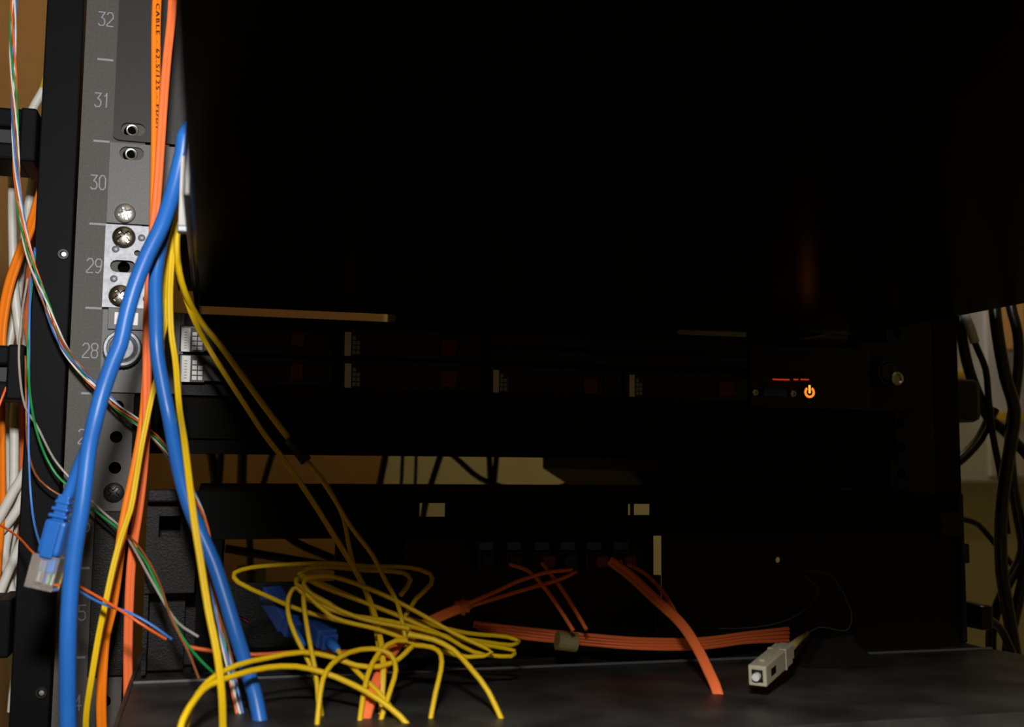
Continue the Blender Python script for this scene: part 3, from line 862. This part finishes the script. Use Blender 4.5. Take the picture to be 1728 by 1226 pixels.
coil('coiled_fibre', [(560, 1020, -136), (500, 985, -130), (505, 972, -126), (545, 990, -126), (620, 1018, -128), (690, 1046, -132), (760, 1078, -134), (800, 1100, -134), (862, 1107, -132), (869, 1098, -128), (810, 1086, -130), (735, 1068, -134), (660, 1048, -136), (580, 1035, -136), (520, 1010, -134), (500, 990, -132), (490, 1000, -132), (485, 1020, -134), (490, 1050, -138), (505, 1085, -142), (525, 1125, -146), (538, 1168, -150), (550, 1290, -156)], 1.1, 'yellow fibre coil whose end hangs down from the loop over the tray')
coil('coiled_fibre', [(690, 1060, -140), (600, 1040, -138), (530, 1005, -134), (512, 985, -132), (520, 975, -130), (560, 972, -130), (640, 1000, -130), (700, 1030, -134), (770, 1070, -138), (830, 1100, -140), (790, 1108, -142), (720, 1090, -142), (640, 1062, -142), (560, 1040, -140), (515, 1000, -138), (512, 1010, -140), (517, 1050, -144), (524, 1090, -148), (532, 1130, -152), (536, 1168, -154), (542, 1292, -158)], 1.1, 'yellow fibre coil with the tightest loops in the middle of the heap')
coil('coiled_fibre', [(570, 1097, -140), (590, 1120, -146), (620, 1150, -152), (650, 1180, -158), (720, 1292, -168)], 1.2, 'short yellow fibre leaving a blue connector boot on the tray')
coil('coiled_fibre', [(290, 1292, -200), (308, 1215, -194), (330, 1178, -186), (352, 1156, -178), (400, 1138, -168), (450, 1126, -160), (500, 1124, -156), (545, 1134, -156), (590, 1152, -160), (640, 1180, -166), (690, 1225, -172), (720, 1292, -178)], 1.35, 'yellow fibre arching low over the front edge of the tray')
coil('coiled_fibre', [(300, 1292, -190), (322, 1195, -180), (350, 1150, -170), (400, 1122, -160), (450, 1110, -152), (510, 1100, -148), (560, 1108, -148), (600, 1122, -150), (640, 1124, -150), (672, 1112, -148), (690, 1095, -146), (700, 1085, -144), (670, 1080, -144), (640, 1100, -148), (620, 1140, -154), (606, 1225, -164), (600, 1292, -168)], 1.25, 'yellow fibre in a flat S bend below the orange knot')
coil('coiled_fibre', [(530, 1292, -170), (538, 1190, -164), (545, 1145, -160), (560, 1120, -156), (590, 1100, -150), (630, 1094, -148), (660, 1104, -150), (668, 1130, -154), (660, 1160, -158), (640, 1225, -164), (630, 1292, -168)], 1.2, 'yellow fibre hooking over beside the orange zip cord')
coil('coiled_fibre', [(688, 1070, -150), (730, 1078, -152), (765, 1096, -156), (795, 1128, -162), (825, 1168, -168), (880, 1292, -178)], 1.3, 'yellow fibre hanging over the tray edge furthest from the grey rail')
coil('coiled_fibre', [(700, 1088, -146), (730, 1092, -150), (744, 1104, -154), (744, 1130, -158), (735, 1168, -162), (712, 1292, -172)], 1.2, 'short yellow fibre dropping straight from the heap over the tray edge')

# blue fibre connectors under the coil
def connector(a, b, Y0, Y1, label):
    P, Q = at(*a, Y0), at(*b, Y1)
    global A, ax, side, up
    A = P; ax = (Q - P).normalized(); side = ax.cross(Vector((0, 0, 1))).normalized(); up = side.cross(ax)
    L = (Q - P).length
    t = empty('fibre_connector', P.x, P.y, P.z, label, 'connector')
    obj('body', oriented([(-4.4, 4.4, 0, L * .6, -4, 4)], .7), 'blue_port', t)
    obj('grip', oriented([(-3.4, 3.4, L * .6, L * .72, -3.2, 3.2)], .5), 'blue_port', t)
    bm = sweep([P + ax * L * .7, P + ax * L * .85, P + ax * L], circ(2.6, 10), scale=lambda k: 1 - .45 * k)
    obj('boot', bm, 'blue', t, smooth=True)
connector((455, 1000), (512, 1090), -100, -128, 'dark blue fibre connector lying under the coil nearest the panel window')
connector((525, 1050), (571, 1098), -112, -140, 'blue fibre connector whose boot feeds a short yellow fibre')

# orange cords in the panel
oF = [(792, 1019, -103), (785, 1022, -104), (730, 1046, -114), (683, 1075, -126), (655, 1110, -138), (638, 1145, -148), (625, 1180, -156), (596, 1292, -168)]
fo = empty('fibre_zip_cord', *at(684, 1080, -126), 'red orange fibre zip cord tied with two knots across the yellow coil', 'cable')
obj('cord', sweep(spline(path(oF), 4), duplex(1.25)), 'orange', fo, smooth=True)
for leg in ([(785, 1020, -106), (840, 996, -97), (880, 978, -88), (925, 965, -80), (965, 961, -73)], [(785, 1025, -104), (840, 1008, -95), (900, 990, -86), (945, 977, -79), (972, 964, -73)]):
    obj('split_leg', sweep(spline(path(leg), 4), circ(1.0, 10)), 'orange', fo, smooth=True)
for (px, py, Y, rr) in ((780, 1024, -104, 3.4), (682, 1076, -127, 3.6)):
    P = at(px, py, Y)
    bm = nb()
    r = bmesh.ops.create_icosphere(bm, subdivisions=3, radius=rr)
    rnd = random.Random(int(px))
    for v in bm.verts:
        k = 1 + .28 * math.sin(v.co.x * 2.3 + 1) * math.cos(v.co.z * 2.1) + rnd.uniform(-.06, .06)
        v.co = Vector((v.co.x * 1.35, v.co.y, v.co.z)) * k + P
    obj('knot', bm, 'tie', fo, smooth=True)
cable('fibre_zip_cord', [(1030, 946, -70), (1060, 968, -80), (1100, 1005, -94), (1148, 1050, -112), (1175, 1090, -126), (1195, 1130, -138), (1212, 1172, -148), (1232, 1290, -158)], duplex(1.3), 'orange', 'red orange fibre zip cord bending from the adapters over the tray edge')
cable('fibre_zip_cord', [(1046, 946, -66), (1085, 965, -76), (1120, 1000, -92), (1146, 1044, -108), (1166, 1078, -118)], circ(1.0, 10), 'orange', 'thin red orange fibre arching beside the bending zip cord')
cable('fibre_zip_cord', [(860, 952, -72), (890, 962, -78), (918, 990, -88), (945, 1028, -96), (968, 1064, -102)], circ(1.0, 10), 'orange', 'thin red orange fibre dropping from the adapters, nearer the knots')
cable('fibre_zip_cord', [(915, 950, -70), (938, 980, -80), (962, 1015, -90), (990, 1062, -100)], circ(1.0, 10), 'orange', 'thin red orange fibre dropping from the adapters, further from the knots')
zf = PZB
for k in range(4):
    cable('loose_fibre', [(800, 1050 + 3 * k, -60 + 6 * k), (880, 1060 + 5 * k, -70 - 3 * k), (980, 1070 + 5 * k, -84 + k), (1080, 1078 + 5 * k, -88), (1180, 1078 + 5 * k, -84), (1260, 1068 + 5 * k, -76), (1330, 1060 + 7 * k, -66)], circ(1.1, 8), 'orange', 'red orange loose fibre of the bundle lying along the panel floor', 'cable', 'loose fibres on the panel floor')
P, Q = at(940, 1080, -88), at(972, 1084, -88)
tag(obj('paper_tape', sweep([P, (P + Q) / 2, Q], circ(4.6, 18)), 'tape', smooth=False), 'tan paper tape wrapped around the loose orange fibres', 'tape')
cable('loose_fibre', [(250, 1000, -30), (300, 1002, -40), (350, 1012, -44), (420, 1050, -50)], circ(.9, 8), 'red_plastic', 'dark red loose fibre behind the panel ear')
cable('loose_fibre', [(312, 1090, -96), (360, 1098, -98), (430, 1104, -100), (520, 1098, -104), (600, 1100, -108)], circ(1.0, 8), 'orange_thin', 'red loose fibre lying on the tray behind the blue cable')

# beige square connector with yellowed boot and thin fibre
scn = empty('square_connector', *at(1275, 1150, -150), 'beige square fibre connector hanging loose over the tray edge', 'connector')
P, Q = at(1278, 1140, -165), at(1352, 1076, -118)
A = P; ax = (Q - P).normalized(); side = ax.cross(Vector((0, 0, 1))).normalized(); up = side.cross(ax).normalized()
L = (Q - P).length
obj('shell', oriented([(-4.0, 4.0, 0, L * .58, -4.4, 4.4)], .5), 'beige', scn)
obj('inner_body', oriented([(-3.2, 3.2, L * .58, L * .66, -3.4, 3.4)], .4), 'beige', scn)
obj('grip_rib', oriented([(-4.3, 4.3, L * .42, L * .45, -4.7, 4.7)], .2), 'beige', scn)
obj('key', oriented([(-1.2, 1.2, L * .1, L * .45, 4.45, 5.3)], .2), 'beige', scn)
obj('side_window_shade', oriented([(4.02, 4.12, L * .1, L * .2, -1.6, 1.6)]), 'hole', scn)
obj('side_window_shade', oriented([(-4.12, -4.02, L * .1, L * .2, -1.6, 1.6)]), 'hole', scn)
obj('bore', oriented([(-2.5, 2.5, -.12, -.02, -2.7, 2.7)]), 'blackp', scn)
obj('ferrule', sweep([P - ax * 2.4, P - ax * 1, P + ax * 2], circ(1.7, 16)), 'ceramic', scn, smooth=False)
obj('boot', sweep([P + ax * L * .62, P + ax * L * .85, P + ax * L * 1.15], circ(2.4, 12), scale=lambda k: 1 - .5 * k), 'boot', scn, smooth=True)
obj('fibre', sweep(spline([P + ax * L * 1.1] + path([(1385, 1058, -96), (1430, 1062, -84), (1436, 1030, -78), (1400, 970, -74), (1350, 965, -72), (1380, 990, -76), (1372, 1015, -78), (1330, 1045, -76), (1270, 1058, -74), (1210, 1060, -70)]), 4), circ(.42, 8)), 'fibre', scn, smooth=True)

# ================================================================== FINE TWISTED STRANDS
S1 = [(22, 18, -18), (20, 90, -18), (23, 170, -18), (25, 230, -18), (29, 300, -18), (38, 370, -18), (54, 440, -18), (75, 500, -17), (105, 580, -16), (140, 630, -16), (165, 655, -16), (200, 690, -18), (230, 712, -22), (262, 740, -30), (290, 775, -44), (312, 806, -70), (332, 845, -100), (347, 890, -118), (354, 935, -122), (362, 990, -124), (372, 1050, -126), (384, 1110, -130), (396, 1170, -138), (420, 1300, -146)]
C1 = spline([at(24, 18, -18) + Vector((-2, 0, 220)), at(23, 18, -18) + Vector((-1, 0, 90))] + path(S1), 2.5)
F1 = frames(C1)
SN = [('green_thin', 'green'), ('orange_thin', 'orange'), ('white_thin', 'white'), ('blue_thin', 'blue'), ('brown_thin', 'brown'), ('white_thin', 'white')]
for k, (mname, cname) in enumerate(SN):
    ph = 2 * PI * k / 6
    L_ = 0; pts = []
    for i, (p, (t, s, f)) in enumerate(zip(C1, F1)):
        if i: L_ += (C1[i] - C1[i - 1]).length
        a = ph + L_ / 17.0; wob = 1.35 + .5 * math.sin(L_ / 37 + k)
        pts.append(p + s * math.cos(a) * wob + f * math.sin(a) * wob * .8)
    tag(sharp(obj('twisted_strand', sweep(pts, circ(.47, 6)), mname, smooth=True), 60), '%s thin strand twisted in the long bundle crossing the grey rail' % cname, 'wire', 'strands of the long twisted bundle')

def strand(pts, mname, label, r=.5, Y=None, ext=None):
    return cable('loose_strand', pts, circ(r, 6), mname, label, 'wire', 'loose thin strands by the rack side', Y=Y, step=3, ext=ext)
strand([(68, 335, 10), (58, 440, 0), (50, 520, -10), (47, 590, -14), (50, 660, -16), (60, 720, -16), (75, 765, -16), (95, 800, -16), (115, 820, -18), (165, 865, -22), (197, 890, -30), (225, 920, -60), (245, 945, -80), (262, 980, -92), (285, 1030, -102), (305, 1070, -108), (335, 1110, -116), (368, 1142, -122)], 'green_thin', 'green thin strand curving from the rack side down to the tray', .62)
strand([(47, 470, 8), (38, 520, 0), (32, 585, -8), (34, 640, -12), (43, 687, -14), (62, 718, -14), (90, 772, -15), (115, 803, -15), (170, 860, -20), (200, 886, -28), (220, 915, -60), (240, 950, -80), (262, 990, -94), (300, 1050, -106), (335, 1074, -110)], 'grey_thin', 'grey thin strand curving from the rack side beside the green one', .6)
strand([(43, 600, -8), (44, 680, -12), (47, 755, -14), (60, 800, -14), (85, 825, -14), (110, 839, -15), (160, 862, -20), (200, 892, -29), (226, 912, -62), (250, 945, -82), (270, 985, -94), (288, 1040, -106), (318, 1100, -114), (336, 1145, -122)], 'brown_thin', 'brown thin strand curving from the rack side down to the tray', .55)
strand([(68, 345, 12), (58, 430, 0), (51, 490, -10), (49, 640, -14), (49, 780, -16), (55, 865, -20), (67, 915, -40), (90, 960, -80), (133, 996, -92), (175, 1019, -102), (215, 1032, -110), (250, 1050, -112), (290, 1078, -112)], 'blue_thin', 'blue thin strand hanging along the black side channel', .58)
strand([(-30, 868, 0), (0, 885, -10), (30, 905, -30), (58, 934, -60), (100, 968, -80), (133, 988, -90), (175, 1012, -104), (215, 1037, -112), (250, 1060, -114), (280, 1078, -112)], 'orange_thin', 'orange thin strand passing behind the clear plug', .6)
strand([(34, 570, 4), (31, 587, 0), (15, 640, -4), (0, 680, -8), (-30, 760, -8)], 'orange_thin', 'orange thin strand slanting over the middle cable finger', .6)
strand([(46, 480, 14), (40, 540, 12), (34, 600, 14)], 'brown_thin', 'short brown thin strand beside the white cables', .5)

# ================================================================== WHITE AND ORANGE CABLES BEHIND THE RACK SIDE
def wc(pts, label, r=2.5, ext=None, Y=70): return cable('white_cable', pts, circ(r, 14), 'white', label, 'cable', 'white cables beside the rack', Y=Y, ext=ext)
wc([(-60, 200), (-20, 212), (10, 232), (20, 262), (21, 300), (21, 353), (22, 420), (24, 480), (30, 540), (37, 590), (34, 640), (25, 690), (24, 760), (23, 820), (15, 890), (8, 940), (20, 1000), (30, 1060), (20, 1200)], 'white cable hanging nearest the backboard, passing behind two fingers', Y=64)
wc([(82, 120), (74, 150), (58, 178), (50, 200), (58, 260), (54, 310), (48, 345), (42, 390), (36, 450), (24, 540), (12, 600), (10, 700), (12, 800), (24, 880), (10, 960), (18, 1020), (25, 1200)], 'white cable with a yellow upper end behind the topmost finger', Y=80)
yb = cable('yellow_sleeve', [(90, 108), (82, 124), (74, 150)], circ(2.75, 12), 'yellow_trim', 'yellow sleeve on the upper end of a white cable', 'sleeve', Y=80)
wc([(62, 750), (42, 797), (22, 830), (5, 862), (-20, 905)], 'white cable slanting upward beside the side channel', r=2.7, Y=52)
wc([(60, 850), (36, 915), (18, 955), (-2, 1004), (-20, 1050)], 'white cable slanting steeply above the lowest finger', r=2.5, Y=50)
wc([(48, 810), (30, 858), (8, 888), (-20, 918)], 'white cable slanting between two other white cables', r=2.6, Y=58)
wc([(-15, 880), (8, 930), (26, 975), (30, 1030), (26, 1200)], 'white cable crossing under the slanting white cables', r=2.4, Y=74)
cable('fibre_zip_cord', [(80, 290, 62), (66, 336, 58), (49, 390, 54), (34, 427, 52), (15, 483, 50), (4, 545, 48), (1, 600, 48), (0, 700, 50), (0, 860, 54), (-10, 1000, 60)], duplex(1.5), 'orange_b', 'bright orange fibre zip cord slanting behind the white cables')
cable('fibre_zip_cord', [(64, 270, 100), (52, 400, 98), (42, 560, 96), (37, 700, 95), (36, 790, 95), (31, 900, 95), (30, 1060, 95), (28, 1200, 95)], duplex(1.5), 'orange', 'dark orange fibre zip cord hanging straight behind the white cables')

# ================================================================== BLACK CABLES
def bc(pts, r, label, Y=None, m='cable_black', step=6): return cable('power_cable', pts, circ(r, 12), m, label, 'cable', 'black cables beside and behind the rack', Y=Y, step=step)
bc([(1612, 380), (1616, 470), (1620, 532), (1624, 573), (1636, 627), (1653, 671), (1668, 705), (1690, 722), (1719, 752), (1750, 790), (1790, 900)], 4.0, 'black power cable swinging outward past the server handle', Y=90)
bc([(1678, 690), (1668, 710), (1653, 740), (1622, 774), (1585, 800), (1550, 824), (1500, 850)], 3.8, 'black power cable curving down behind the panel corner', Y=90)
g = bc([(1615, 470), (1629, 527), (1646, 580), (1663, 622), (1668, 671), (1675, 732), (1688, 800), (1700, 900)], 2.4, 'thin dark cable below the shiny grey sleeve', Y=84)
cable('grey_sleeve', [(1612, 470), (1627, 527), (1638, 555), (1645, 578)], circ(3.4, 12), 'cable_grey', 'shiny grey sleeve on a cable beside the drawer corner', 'sleeve', Y=82)
bc([(1672, 400), (1678, 515), (1685, 573), (1697, 637), (1712, 691), (1706, 745), (1697, 800), (1689, 878), (1690, 959), (1697, 1008), (1706, 1060), (1714, 1115), (1716, 1200)], 4.4, 'thickest black cable hanging beside the panel end', Y=60)
bc([(1694, 400), (1705, 512), (1717, 561), (1719, 610), (1712, 671), (1704, 740), (1708, 810), (1720, 880), (1726, 930), (1700, 985), (1684, 1020), (1672, 1074), (1676, 1130), (1680, 1220)], 3.8, 'black cable with a bend crossing the thickest cable', Y=76)
bc([(1740, 860), (1730, 960), (1712, 1040), (1700, 1100), (1704, 1220)], 4.0, 'black cable hanging outermost beside the tray', Y=70)
bc([(1600, 868), (1627, 876), (1650, 884), (1680, 918), (1712, 958), (1740, 1000)], 2.2, 'thin black cable arching out from behind the panel end', Y=110)
bc([(1560, 755), (1580, 740), (1598, 718), (1604, 690)], 2.2, 'thin black cable looping under the server handle', Y=120)
# cable arm block at the far ear of the server
q = prect(1552, 640, 1640, 712, 60)
ha = nb(); box(ha, q[0], q[1], 48, 84, q[2], q[3], 5)
tag(obj('cable_retainer', ha, 'blackp'), 'black cable retainer block beside the server ear', 'retainer')
# plug at the far end of the panel
t = empty('power_plug', *at(1640, 1060, -30), 'black power plug at the end of the fibre panel', 'plug')
q = prect(1630, 1016, 1652, 1058, -30)
obj('plug_body', bx(q[0], q[1], -44, -16, q[2], q[3], 2.5), 'blackp', t)
obj('cord', sweep(spline(path([(1648, 1034, -30), (1668, 1044, -28), (1688, 1060, -24), (1704, 1092, -20), (1722, 1135, -16), (1740, 1220, -10)]), 4), circ(2.6, 10)), 'cable_black', t, smooth=True)
# cables seen through the gap over the panel
Yg = 420
gap = [([(352, 740), (357, 770), (366, 835), (372, 880)], 4.2, 'black cable upright in the gap closest to the yellow cables'),
       ([(374, 740), (372, 780), (368, 835), (366, 880)], 3.4, 'black cable leaning in the gap beside the closest one'),
       ([(411, 740), (409, 775), (408, 835), (408, 880)], 4.6, 'thick black cable upright in the gap before the brown board'),
       ([(470, 740), (455, 780), (440, 835), (430, 880)], 3.0, 'black cable slanting in the gap before the brown board'),
       ([(655, 740), (649, 775), (637, 835), (628, 880)], 3.4, 'black cable slanting at the edge of the brown board'),
       ([(680, 740), (679, 780), (676, 835), (672, 880)], 1.8, 'thin dark cable in the gap, first beyond the brown board'),
       ([(702, 740), (702, 780), (700, 835), (700, 880)], 1.6, 'thin dark cable in the gap, second beyond the brown board'),
       ([(752, 740), (741, 775), (722, 835), (712, 880)], 3.0, 'black cable slanting in the gap over the first panel cutout'),
       ([(740, 745), (778, 780), (809, 806), (848, 821), (900, 827), (952, 819), (1000, 793), (1040, 755)], 2.6, 'black cable sagging in a wide arc across the gap'),
       ([(824, 740), (826, 780), (828, 835), (828, 880)], 2.8, 'black cable upright in the gap crossing the arc'),
       ([(840, 740), (837, 780), (832, 835), (830, 880)], 2.8, 'black cable leaning on the upright one crossing the arc'),
       ([(1140, 740), (1131, 795), (1124, 835), (1118, 880)], 2.6, 'short black cable in the gap by the cut corner box')]
for pts, r, lab in gap: bc(pts, r, lab, Y=Yg if 'arc across' not in lab else Yg - 30)
cable('hanging_yellow_cable', [(1060, 700), (1057, 770), (1054, 800), (1053, 832), (1053, 900)], circ(2.0, 10), 'yellow', 'yellow cable hanging alone in the gap behind the panel', Y=Yg)
bc([(380, 925), (440, 935), (500, 945), (560, 955), (610, 965)], 3.2, 'black cable lying across the panel window, lower one', Y=260)
bc([(470, 890), (500, 915), (545, 935), (600, 960)], 3.2, 'black cable lying across the panel window, upper one', Y=280)
bc([(420, 880), (422, 940), (424, 1000)], 3.0, 'black cable upright behind the panel window', Y=300)
bx_ = prect(398, 958, 450, 985, 300)
tag(obj('white_block', bx(bx_[0], bx_[1], 300, 330, bx_[2] - 5, bx_[3], 2), 'tape'), 'cream block lying behind the panel window', 'block')
